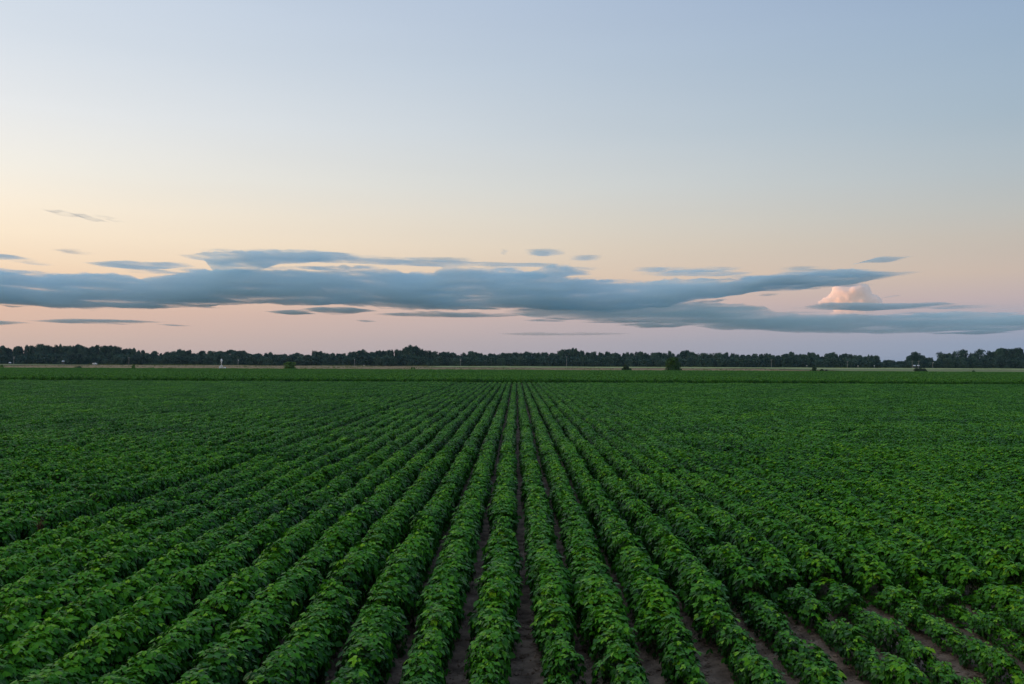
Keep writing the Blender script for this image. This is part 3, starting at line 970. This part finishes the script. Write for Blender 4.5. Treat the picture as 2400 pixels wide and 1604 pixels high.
SKY = {
    0: [(20, 145, 100), (150, 185, 140), (270, 175, 60), (340, 155, 110), (500, 140, 100), (600, 145, 120), (710, 120, 130), (780, 125, 110), (860, 140, 100), (950, 155, 130),
        (1050, 140, 100), (1105, 125, 80), (1180, 150, 120), (1290, 150, 90), (1400, 122, 200), (1500, 140, 130), (1580, 180, 120), (1680, 165, 130), (1770, 135, 140),
        (1880, 155, 120), (1960, 150, 110), (2050, 140, 90), (2110, 150, 90), (2180, 175, 100), (2250, 210, 100), (2310, 205, 80)],
    300: [(40, 205, 140), (105, 190, 70), (190, 240, 70), (265, 235, 60), (340, 285, 130), (480, 245, 140), (595, 285, 50), (645, 300, 60), (715, 260, 90), (830, 255, 120),
          (940, 220, 110), (1010, 235, 70), (1080, 240, 50), (1130, 225, 60), (1220, 295, 120), (1340, 240, 100), (1520, 245, 130), (1440, 295, 120), (1660, 245, 130),
          (1770, 260, 100), (1910, 220, 170), (2070, 240, 130), (2140, 265, 60), (2230, 290, 140), (2320, 300, 100)],
    600: [(50, 300, 110), (180, 290, 80), (260, 275, 90), (340, 315, 100), (440, 310, 90), (540, 300, 90), (640, 315, 100), (730, 280, 110), (820, 310, 110), (940, 355, 160),
          (1070, 240, -110), (1155, 250, 110), (1230, 285, 80), (1310, 290, 90), (1400, 290, 110), (1530, 295, 140), (1610, 290, 80), (1760, 265, 160), (1900, 235, 130),
          (1965, 220, 90), (2040, 260, 80), (2100, 265, 110), (2180, 275, 80), (2250, 240, 100), (2320, 235, 70)],
    900: [(20, 250, 100), (90, 230, 90), (150, 230, 80), (235, 220, 100), (310, 230, 90), (365, 205, 70), (430, 165, 90), (490, 138, 110), (560, 155, 110), (620, 190, 90),
          (680, 220, 80), (740, 235, 90), (820, 235, 80), (890, 260, 80), (945, 245, -80), (1060, 260, 110), (1160, 270, 100), (1260, 275, 130), (1370, 330, 140), (1470, 280, 110),
          (1600, 250, 120), (1680, 270, 90), (1735, 285, 60), (1780, 290, 60), (1840, 320, 90), (1970, 295, 150), (2100, 320, 100), (2200, 285, 140), (2310, 285, 130)],
    1200: [(60, 275, 130), (140, 300, 100), (290, 262, 150), (210, 280, 90), (400, 285, 90), (460, 280, 90), (590, 275, 140), (740, 285, 120), (810, 300, 90), (870, 245, 90),
           (925, 215, 90), (1020, 210, 90), (1105, 182, 80), (1165, 195, 80), (1230, 245, 80), (1290, 245, 90), (1385, 268, 110), (1485, 265, 100), (1600, 270, 60), (1645, 280, 60),
           (1760, 255, 90), (1870, 280, 120), (1960, 300, 100), (2055, 285, 60), (2115, 270, 70), (2190, 285, 90), (2320, 260, 130)],
    1500: [(20, 265, 80), (110, 280, 90), (280, 275, 110), (330, 270, 90), (380, 280, 60), (460, 290, 120), (550, 250, 70), (605, 290, 60), (690, 305, 90), (760, 280, 90),
           (835, 245, 130), (935, 265, 100), (1030, 300, 110), (1130, 285, 110), (1205, 285, 90), (1300, 300, 100), (1420, 285, 120), (1510, 310, 100), (1575, 270, 90),
           (1700, 290, 90), (1780, 310, 100), (1870, 315, 100), (1990, 315, 130), (2110, 300, 120), (2220, 310, 90), (2310, 290, -110)],
    1800: [(20, 300, 60), (80, 325, 100), (190, 330, 110), (310, 295, 120), (440, 255, 120), (530, 315, 90), (610, 300, 90), (680, 305, 90), (755, 270, 80), (830, 275, 110),
           (900, 310, 100), (970, 350, 90), (1045, 350, 70), (1130, 285, 110), (1200, 270, 100), (1260, 310, 80), (1330, 320, 80), (1395, 290, 90), (1480, 305, 110), (1570, 330, 90),
           (1640, 335, 60), (1690, 325, 70), (1760, 350, 100), (1840, 320, -80), (1910, 325, -90), (1985, 330, 100), (2080, 455, 80), (2140, 430, 90), (2210, 415, 110), (2300, 460, 90)],
    2100: [(30, 440, 90), (80, 435, 70), (160, 470, 80), (350, 265, 160), (260, 330, 110), (250, 390, 90), (480, 325, 120), (580, 375, 120), (640, 395, 70), (720, 425, 110),
           (820, 262, -130), (900, 300, 90), (975, 290, 80), (1070, 260, -100), (1210, 222, -240), (1370, 280, -100), (1520, 210, -200), (1450, 290, 90), (1640, 310, 90),
           (1730, 250, 110), (1890, 185, 170), (1820, 240, 110), (2020, 195, 120), (2100, 210, 100), (2220, 185, 130), (2300, 195, 100)],
}
ANCHORS = [(0, "the left edge of the photo"), (302, "the thin pole near the left"), (519, "the pale irrigation tower"), (679, "the round green bush"),
           (963, "the tallest domed treetop"), (1328, "the tall pale utility pole"), (1576, "the big dome shaped bush"), (1808, "the pole right of the dome bush"),
           (2066, "the low break in the trees"), (2400, "the right edge of the photo")]
tree_specs = []
for x0, lst in SKY.items():
    for (lx, ly, w) in lst:
        tree_specs.append((x0 + lx / 7.82, 790 + ly / 7.82, abs(w) / 7.82, w < 0))
tree_specs.sort()


def anchor_labels(xs, stem_fn):
    """A label for every x, counted from the nearest landmark."""
    out = []
    for k, x in enumerate(xs):
        best = None
        for ax, ph in ANCHORS:
            if x >= ax:
                n = sum(1 for q in xs if ax <= q < x); side = "right of"
            else:
                n = sum(1 for q in xs if x < q < ax); side = "left of"
            if (ax == 0 and side == "left of") or (ax == 2400 and side == "right of"):
                continue
            if best is None or n < best[0]:
                best = (n, side, ph)
        n, side, ph = best
        if "edge" in ph:
            side = "in from"
        out.append("%s, %s %s %s" % (stem_fn(k), ORD[n], side, ph))
    return out


def make_tree(name, label, px, top_y, w_px, depth, crown, trunk, group, z0=0.0, wfac=1.5):
    base = at(px, 860, depth)
    top = at(px, top_y, depth)
    H = top.z - z0
    W = w_px * depth / F_PX * wfac
    root = link(name, None, None, (base.x, depth, z0), label=label, category="tree", group=group)
    c = bpy.data.objects.new("crown", crown); COL.objects.link(c); c.parent = root
    c.scale = (W, W, H); c.rotation_euler = (0, 0, random.uniform(0, 6.28))
    t = bpy.data.objects.new("trunk", trunk); COL.objects.link(t); t.parent = root
    t.scale = (H * .8, H * .8, H)
    return root


labs = anchor_labels([t[0] for t in tree_specs],
                     lambda k: "airy open crowned skyline tree" if tree_specs[k][3] else ("tall dark skyline tree" if tree_specs[k][1] < 822 else "dark skyline tree"))
for k, (px, ty, w, op) in enumerate(tree_specs):
    make_tree("broadleaf_tree", labs[k], px, ty, w, TREES_Y + 14 + random.uniform(-4, 26), (random.choice(OPEN_CROWNS) if op else random.choice(CROWNS)),
              random.choice(TRUNKS), "skyline trees of the far tree line", 0.0, 1.25 if op else random.uniform(1.35, 2.3))
# lower trees standing in front of the wood
front = []
r = np.random.default_rng(88)
for px in np.arange(14, 2396, 34):
    p = px + r.uniform(-10, 10)
    if 2052 < p < 2112 or 740 < p < 770:
        h = r.uniform(8, 12)
    else:
        h = r.uniform(14, 27)
    front.append((p, horizon_y(p) + 10.7 - h, r.uniform(17, 28)))
labs = anchor_labels([t[0] for t in front], lambda k: "low rounded tree fronting the woods")
for k, (px, ty, w) in enumerate(front):
    make_tree("rounded_tree", labs[k], px, ty, w, TREES_Y + r.uniform(-4, 4), FRONT_CROWNS[int(r.integers(0, 6))], TRUNKS[k % 4], "low front trees of the far tree line", 0.0, 1.25)
# the uncounted thicket between and behind them
shrubs = [crown_mesh(620 + k, M_TREE, 12, 70, .12, 1.5, .02, name="thicket") for k in range(4)]
G_THICKET = scatter_group("thicket_scatter", shrubs)
pts, rot, scl, pick = [], [], [], []
for px in np.arange(-160, 2560, 9):
    for row in range(3):
        d = TREES_Y + 6 + row * 16 + r.uniform(-4, 4)
        h = r.uniform(9, 13) if row == 0 else r.uniform(10, 14)
        k = [t for t in tree_specs if abs(t[0] - px) < 14]
        if k:
            h = min(h, (at(px, max(q[1] for q in k), d).z) * .8)
        elif not (0 < px < 2400):
            h = 13
        if 2062 < px < 2128:
            h = min(h, 6.0)
        pts.append((at(px, 860, d).x, d, -.2)); rot.append((0, 0, r.uniform(0, 6.28))); w = r.uniform(7, 11)
        scl.append((w, w, h)); pick.append(int(r.integers(0, 4)))
scatter("woods_foliage", G_THICKET, pts, rot, scl, pick, (M_TREE,), kind="stuff", label="dark thicket filling the far tree line", category="woods")

# ------------------------------------------------------------------ bushes at the far edge of the field


def bush(name, label, px, base_y, top_y, w_px, mat, seed, dome=1.2, lobes=16, per=170, leaf=.07, depth=None):
    d = depth or FIELD_END + 4
    s = d / F_PX
    root = link(name, None, None, (at(px, base_y, d).x, d, 0.0), label=label, category="bush", group="bushes on the far field edge")
    c = bpy.data.objects.new("foliage", crown_mesh(seed, mat, lobes, per, leaf, dome, .05, name="foliage")); COL.objects.link(c); c.parent = root
    H = at(px, top_y, d).z
    c.scale = (w_px * s * 1.12, w_px * s * 1.12, H * 1.03)
    t = bpy.data.objects.new("stem", trunk_mesh(seed + 1, "stem")); COL.objects.link(t); t.parent = root; t.scale = (H, H, H * .8)
    return root


bush("bush", "round bright green bush alone on the tan strip left of centre", 679, 864, 848, 25, M_BUSH, 700, 1.35)
bush("bush", "big dark green dome shaped bush right of centre", 1576, 868, 838, 33, M_DOME, 703, 1.25, 30, 200, .055)
bush("bush", "small dark bush left of the big dome shaped bush", 1466, 867, 854.5, 13, M_DARKBUSH, 706, 1.2)
bush("bush", "low dark scrub at the foot of the small dark bush", 1474, 868, 863, 12, M_DARKBUSH, 709, 1.3, 10)
bush("bush", "flat dark bush near the break in the trees", 2158, 872, 863.5, 24, M_DARKBUSH, 712, 1.35)
bush("bush", "upright dark bush beside the dirt mound at right", 1908, 869.5, 860, 11, M_DARKBUSH, 715, 1.3, 12)
bush("bush", "tiny green bush left of the pale irrigation tower", 312, 863, 856, 8, M_BUSH, 718, 1.3, 9)
bush("bush", "small green bush at the far left edge", 4, 862, 855, 8, M_BUSH, 721, 1.3, 9)
bush("bush", "little dark clump on the left green strip", 185, 862, 858.5, 13, M_DARKBUSH, 724, 1.4, 9)
bush("bush", "small two pronged weed clump at centre left", 965, 866, 860, 6, M_BUSH, 727, 1.0, 7)
bush("bush", "weed clump leaning right beside the two pronged one", 971, 866, 860.5, 5, M_BUSH, 730, 1.0, 7)
bush("bush", "tiny weed tuft at the right end of the field", 2282, 872, 868.5, 7, M_DARKBUSH, 733, 1.4, 7)
bush("bush", "dark brush heap on the dirt mound at right", 1926, 870, 865, 9, M_DARKBUSH, 736, 1.4, 8)

# ------------------------------------------------------------------ irrigation tower, tank, posts and poles


def irrigation_tower():
    d = FIELD_END + 3
    s = d / F_PX
    bx = at(519, 864, d).x
    top = at(519, 841, d).z
    root = link("irrigation_tower", None, None, (bx, d, 0), label="pale steel irrigation pivot tower standing at the far field edge at left", category="tower")
    MB().box((-0.75, -.2, .42), (2.5, 2.0, .85)).build("concrete_pad", M_CONC, root)
    hz, w0, w1 = 2.7, 1.35, .25
    for sx in (-1, 1):
        for sy in (-1, 1):
            MB().tube((sx * w0, sy * w0, .0), (sx * w1, sy * w1, hz), .09, .07, 6).build("leg", M_WHITE, root)
    for k, t in enumerate((.28, .62)):
        w = w0 + (w1 - w0) * t
        z = hz * t
        mb = MB()
        for a, b in (((-w, -w), (w, -w)), ((w, -w), (w, w)), ((w, w), (-w, w)), ((-w, w), (-w, -w))):
            mb.tube((*a, z), (*b, z), .06, .06, 5)
        mb.build("brace", M_WHITE, root)
    MB().tube((0, 0, .9), (0, 0, top * .72), .16, .16, 10).build("riser_pipe", M_GALV, root)
    MB().lathe((0, 0, top * .60), [(.18, 0), (.34, .06), (.34, .35), (.18, .42)]).build("swivel_joint", M_WHITE, root)
    hd = MB().lathe((0, 0, top * .71), [(.2, 0), (.42, .1), (.46, .5), (.60, .6), (.52, .95), (.2, top * .27), (.06, top * .29)]).build("collector_housing", M_WHITE, root)
    MB().tube((-.75, 0, top * .60), (.1, 0, top * .56), .05, .05, 6).build("elbow_pipe", M_GALV, root)
    MB().box((-.62, -.9, 1.5), (.5, .3, 1.1)).build("control_box", M_WHITE, root)
    # pale tank beside it
    tx = at(526.5, 864, d).x
    t = link("water_tank", None, None, (tx, d + .5, 0), label="small white tank right beside the irrigation tower", category="tank")
    MB().lathe((0, 0, .5), [(.45, 0), (.52, .1), (.52, .85), (.40, 1.02), (.12, 1.1)]).build("tank_body", M_WHITE, t, smooth=True)
    MB().lathe((0, 0, 1.58), [(.14, 0), (.14, .1), (.1, .14)]).build("lid", M_GALV, t)
    for a in (0.8, 2.4, 3.9, 5.5):
        MB().tube((.38 * math.cos(a), .38 * math.sin(a), 0), (.38 * math.cos(a), .38 * math.sin(a), .52), .05).build("leg", M_DARK, t)
    px_ = at(532, 864, d).x
    q = link("pump", None, None, (px_, d, 0), label="dark little pump right of the white tank", category="pump")
    MB().box((0, 0, .35), (.55, .6, .5)).box((0, 0, .66), (.4, .4, .16)).build("motor", M_DARK, q)
    MB().tube((-.5, 0, .2), (.5, 0, .2), .08).build("pipe", M_GALV, q)
    MB().box((0, 0, .06), (.9, .7, .12)).build("skid", M_CONC, q)


irrigation_tower()


def pole(px, top_y, label, depth=1040.0, arm=True, lamp=False, box=False):
    x = at(px, 860, depth).x
    H = at(px, top_y, depth).z
    root = link("utility_pole", None, None, (x, depth, 0.1), label=label, category="pole", group="poles along the far road")
    MB().tube((0, 0, -.4), (0, 0, H), .20, .13, 8).build("post", M_POLE, root)
    if arm:
        MB().box((0, .0, H - .6), (2.4, .16, .2)).build("crossarm", M_POLE, root)
        for k in (-1.05, 0.55, 1.05):
            MB().lathe((k, 0, H - .5), [(.05, 0), (.09, .08), (.05, .16), (.08, .22), (.03, .28)], 8).build("insulator", M_GALV, root)
    if lamp:
        MB().tube((0, 0, H - .3), (.1, -1.0, H + .1), .05).build("lamp_arm", M_GALV, root)
        MB().lathe((.1, -1.0, H - .15), [(.32, 0), (.36, .14), (.18, .36), (.06, .44)]).build("lamp_head", M_WHITE, root)
    if box:
        MB().lathe((.36, 0, H - 2.2), [(.24, 0), (.26, .1), (.26, .9), (.2, 1.0)]).build("transformer", M_GALV, root)
    return root


pole(32, 836, "faint utility pole before the trees nearest the left edge", box=True)
pole(302, 838, "thin utility pole between left edge and irrigation tower")
pole(558, 842, "utility pole just right of the irrigation tower", box=True)
pole(831, 843, "pole with a pale lamp head between round bush and tallest treetop", lamp=True, arm=False)
pole(1079, 841, "pale pole with low equipment at its foot right of tallest treetop", box=True)
pole(1328, 836, "tallest pale utility pole below the ragged tall clump at centre")
pole(1808, 843, "utility pole right of the big dome shaped bush")
pole(1986, 847, "utility pole left of the break in the trees")
pole(2138, 846, "faint pole under the lone big tree right of the break")
pole(2153, 846, "second faint pole under the lone big tree, beside the flat bush")
pole(2186, 851, "pole with a bright lamp head right of the lone big tree", lamp=True, arm=False)


def marker_post(px, top_y, label, depth=1035.0):
    H = at(px, top_y, depth).z
    root = link("marker_post", None, None, (at(px, 860, depth).x, depth, .2), label=label, category="post", group="pale marker posts along the far road")
    MB().tube((0, 0, -.4), (0, 0, H - .6), .12, .12).build("post", M_POLE, root)
    MB().box((0, -.1, H - .45), (.75, .10, .8)).build("panel", M_WHITE, root)


marker_post(853, 856, "short white marker post right of the pole with pale lamp head")
marker_post(1891, 857, "single white marker post before dark trees right of centre")
marker_post(2011, 857.5, "short pale post, left one of the pair before the break in the trees")
marker_post(2049, 857, "short pale post, right one of the pair before the break in the trees")


def shed(px, y0, label, w=6.0, depth=1075.0):
    p = at(px, y0, depth)
    root = link("shed", None, None, (p.x, depth - 24, 0), label=label, category="shed", group="small pale sheds among the far trees")
    h = max(1.4, p.z - .8)
    MB().box((0, 0, h / 2), (w, 2.4, h)).build("wall", M_POLE_DARK, root)
    mb = MB()
    mb.add([(-w / 2 - .15, -1.4, h), (w / 2 + .15, -1.4, h), (w / 2 + .1, 0, h + .9), (-w / 2 - .1, 0, h + .9), (-w / 2 - .15, 1.4, h), (w / 2 + .15, 1.4, h)],
           [(0, 1, 2, 3), (3, 2, 5, 4), (0, 3, 4), (1, 5, 2), (0, 4, 5, 1)]).build("roof", M_ROOF, root)
    MB().box((w * .15, -1.23, .9), (.7, .06, 1.8)).build("door", M_DARK, root)


shed(50, 849.5, "tiny pale shed among the trees near the left edge", 1.8)
shed(172, 846, "small pale roofed shed under the trees at far left", 2.2)
shed(2122, 856, "bright white shed roof in the break, left of the pair", 2.0)
shed(2131, 856, "bright white shed roof in the break, right of the pair", 1.8)


def pickup(px, label):
    d = 1030.0
    root = link("parked_van", None, None, (at(px, 860, d).x, d, .15), label=label, category="van", group="tiny white vehicles by the far trees")
    MB().box((0, 0, .95), (4.4, 1.8, 1.0)).add([(-1.9, -.85, 1.45), (1.3, -.85, 1.45), (1.3, .85, 1.45), (-1.9, .85, 1.45), (-1.7, -.75, 2.2), (.6, -.75, 2.2), (.6, .75, 2.2), (-1.7, .75, 2.2)],
          [(0, 1, 5, 4), (1, 2, 6, 5), (2, 3, 7, 6), (3, 0, 4, 7), (4, 5, 6, 7)]).build("body", M_WHITE, root)
    MB().box((-.4, -.86, 1.82), (1.8, .1, .45)).build("window", M_DARK, root)
    for x in (-1.4, 1.4):
        for y in (-.85, .85):
            MB().tube((x, y - .12, .35), (x, y + .12, .35), .36, .36, 12).build("wheel", M_DARK, root)


pickup(222, "tiny white vehicle at the foot of the left trees")


def dirt_mound():
    d = FIELD_END + 5
    root_x = at(1926, 870, d).x
    mb = MB()
    n, nz = 20, vnoise(91)
    v, f = [], []
    for j in range(6):
        t = j / 5
        for k in range(n):
            a = 2 * math.pi * k / n
            rr = (1 - t) * 2.2 * (1 + .25 * float(nz(math.cos(a) * 2 + 5, math.sin(a) * 2 + t * 3, 3)))
            v.append((rr * math.cos(a) * 1.2, rr * math.sin(a), -.1 + 1.25 * math.sin(t * 1.5)))
    for j in range(5):
        for k in range(n):
            f.append((j * n + k, j * n + (k + 1) % n, (j + 1) * n + (k + 1) % n, (j + 1) * n + k))
    mb.add(v, f).build("dirt_mound", M_DIRT, None, (root_x, d, 0), smooth=True, label="pale brown dirt mound on the field edge at right", category="mound")
    rx = at(1937, 870, d).x
    q = link("metal_drum", None, None, (rx, d, 0), label="dark upright drum right of the dirt mound", category="drum")
    MB().lathe((0, 0, 0), [(.62, 0), (.65, .05), (.62, .1), (.62, .7), (.66, .75), (.62, .8), (.62, 1.5), (.65, 1.55), (.6, 1.58)], 16).build("barrel", M_DARK, q)
    MB().lathe((0, 0, 1.58), [(.58, 0), (.56, .04)], 16).build("lid", M_DARK, q)


dirt_mound()

# rough weedy margins where the strips meet
def margin(name, label, mat, y0, y1, xa, xb, n, hmean, seed, w=.06):
    r_ = np.random.default_rng(seed)
    V, Fc, T = [], [], []
    nz_ = vnoise(seed)
    for _ in range(n):
        x = r_.uniform(xa, xb)
        q = float(nz_(x * .03, 1.0, 4))
        if q < r_.uniform(-.6, .25):
            continue
        y = r_.uniform(y0, y1)
        v, f, t = blades(int(r_.integers(1, 10 ** 6)), 7, .35, hmean * (1 + .9 * max(0, q)), w, .5)
        n0 = len(V)
        V += [(a + x, b + y, c) for a, b, c in v]; Fc += [tuple(i + n0 for i in k) for k in f]; T += t
    link(name, mesh_from(name, V, Fc, (mat,), None, T), kind="stuff", label=label, category="grass")


# ------------------------------------------------------------------ dead weeds and dry grass in the foreground


def blades(seed, n, spread, hmean, width, lean=.35):
    r_ = np.random.default_rng(seed)
    V, Fc, T = [], [], []
    for k in range(n):
        b = np.array([r_.normal(0, spread), r_.normal(0, spread), -.03])
        h = hmean * r_.uniform(.5, 1.3)
        d = np.array([r_.normal(0, lean), r_.normal(0, lean), 1.0]) * h
        a = r_.uniform(0, 6.28)
        e = np.array([math.cos(a), math.sin(a), 0]) * width * r_.uniform(.6, 1.3)
        m_ = b + d * .55
        t = b + d + np.array([d[0], d[1], -h * .1]) * .6
        n0 = len(V)
        V += [b - e, b + e, m_ + e * .7, m_ - e * .7, t]
        Fc += [(n0, n0 + 1, n0 + 2, n0 + 3), (n0 + 3, n0 + 2, n0 + 4)]
        T += [r_.uniform(0, 1)] * 5
    return [tuple(p) for p in V], Fc, T


def dead_weed(px, py, depth, label, h=.75, seed=1):
    p = at(px, py, depth)
    root = link("dead_weed", None, None, (p.x, depth, 0), label=label, category="weed", group="dead brown weeds in the crop")
    mb = MB()
    mb.tube((0, 0, -.03), (.02, 0, h * .6), .012, .008, 5).tube((.02, 0, h * .6), (.05, .02, h), .008, .003, 5)
    mb.build("stalk", M_STRAW, root)
    v, f, t = blades(seed, 34, .04, h * .30, .009, .7)
    link("dry_leaves", mesh_from("dry_leaves", [(a, b, c + h * .25) for a, b, c in v], f, (M_STRAW,), None, t), root)
    v, f, t = blades(seed + 1, 34, .02, h * .26, .009, .35)
    link("seed_head", mesh_from("seed_head", [(a + .03, b, c + h * .68) for a, b, c in v], f, (M_STRAW,), None, t), root)


M_TAN = leaf_mat("tan_grass_blade", [(0.0, (0.16, 0.11, 0.04)), (0.5, (0.27, 0.18, 0.075)), (1.0, (0.32, 0.27, 0.11))], patch=.3, patch_scale=.03, rough=.8, spec=.1)
M_WEED = leaf_mat("weed_blade", [(0.0, (0.05, 0.09, 0.025)), (0.5, (0.10, 0.15, 0.04)), (1.0, (0.20, 0.22, 0.07))], patch=.3, patch_scale=.03, rough=.8, spec=.1)
margin("margin_grass", "tan weedy margin along the far end of the soybean field", M_TAN, FIELD_END + 1, FIELD_END + 30, -330, 330, 5200, .42, 401)
margin("verge_weeds", "green weeds scattered over the tan strip before the trees", M_WEED, FIELD_END + 8, 980, -420, 420, 4200, .55, 402, .09)
margin("woodland_edge_grass", "rough green grass along the foot of the far trees", M_WEED, 1040, 1060, -600, 600, 3600, .9, 403, .12)
dead_weed(90, 1255, 24.6, "reddish brown dead weed in the dark furrow at left", 1.05, 301)
dead_weed(1965, 1475, 17.3, "thin dry brown weed between right foreground rows", .45, 303)
V, Fc, T = [], [], []
r = np.random.default_rng(99)
for _ in range(150):
    x, y = r.uniform(5.2, 9.5), r.uniform(11.6, 15.6)
    if y > 12.2 + (x - 5.2) * .55:
        continue
    v, f, t = blades(int(r.integers(1, 10 ** 6)), 26, .10, .22, .005, .55)
    n0 = len(V)
    V += [(a + x, b + y, c) for a, b, c in v]; Fc += [tuple(i + n0 for i in q) for q in f]; T += t
link("dry_grass", mesh_from("dry_grass", V, Fc, (M_STRAW,), None, T), kind="stuff", label="reddish dry grass in the lower right corner", category="grass")
# crumbled clods on the bare soil
V, Fc = [], []
for _ in range(6500):
    x, y = r.uniform(-6, 10), r.uniform(11.5, 20)
    s = abs(r.normal(0, .030)) + .008
    z = float(soil_height(np.array([x]), np.array([y]))[0]) - .03
    n0 = len(V)
    pts8 = [(sx * s * r.uniform(.6, 1.2), sy * s * r.uniform(.6, 1.2), sz * s * .6 * r.uniform(.6, 1.1)) for sx, sy, sz in
            ((1, 0, 0), (-1, 0, 0), (0, 1, 0), (0, -1, 0), (0, 0, 1), (0, 0, -1))]
    V += [(a + x, b + y, c + z + s * .2) for a, b, c in pts8]
    Fc += [tuple(i + n0 for i in q) for q in ((0, 2, 4), (2, 1, 4), (1, 3, 4), (3, 0, 4), (2, 0, 5), (1, 2, 5), (3, 1, 5), (0, 3, 5))]
LV, LF, LT = [], [], []
for _ in range(900):                             # fallen leaves and straw on the bare strips
    x, y = r.uniform(-5, 9), r.uniform(11.8, 19)
    z = float(soil_height(np.array([x]), np.array([y]))[0]) - .015
    v, f = leaflet(.07 * r.uniform(.5, 1.2), .02 * r.uniform(.4, 1.2), .008, .01, 1)
    a = r.uniform(0, 6.28); c_, s_ = math.cos(a), math.sin(a)
    n0 = len(LV)
    LV += [(x + p[0] * c_ - p[1] * s_, y + p[0] * s_ + p[1] * c_, z + p[2] + .006) for p in v]
    LF += [tuple(i + n0 for i in q) for q in f]; LT += [r.uniform(.3, 1)] * 4
link("leaf_litter", mesh_from("leaf_litter", LV, LF, (M_STRAW,), None, LT), kind="stuff", label="fallen brown leaves on the bare soil strips", category="litter")
link("soil_rubble", mesh_from("soil_rubble", V, Fc, (M_SOIL,)), kind="stuff", label="crumbled clods on the bare soil between front rows", category="soil")

# ------------------------------------------------------------------ the evening air
hz = MB().box((0, 0, 14.5), (120400, 120400, 33.0))
hz.build("haze", volume_mat("evening_haze", (0.60, 0.84, 1.0), 3.4e-5), kind="stuff", label="thin blue evening haze over the fields", category="haze")
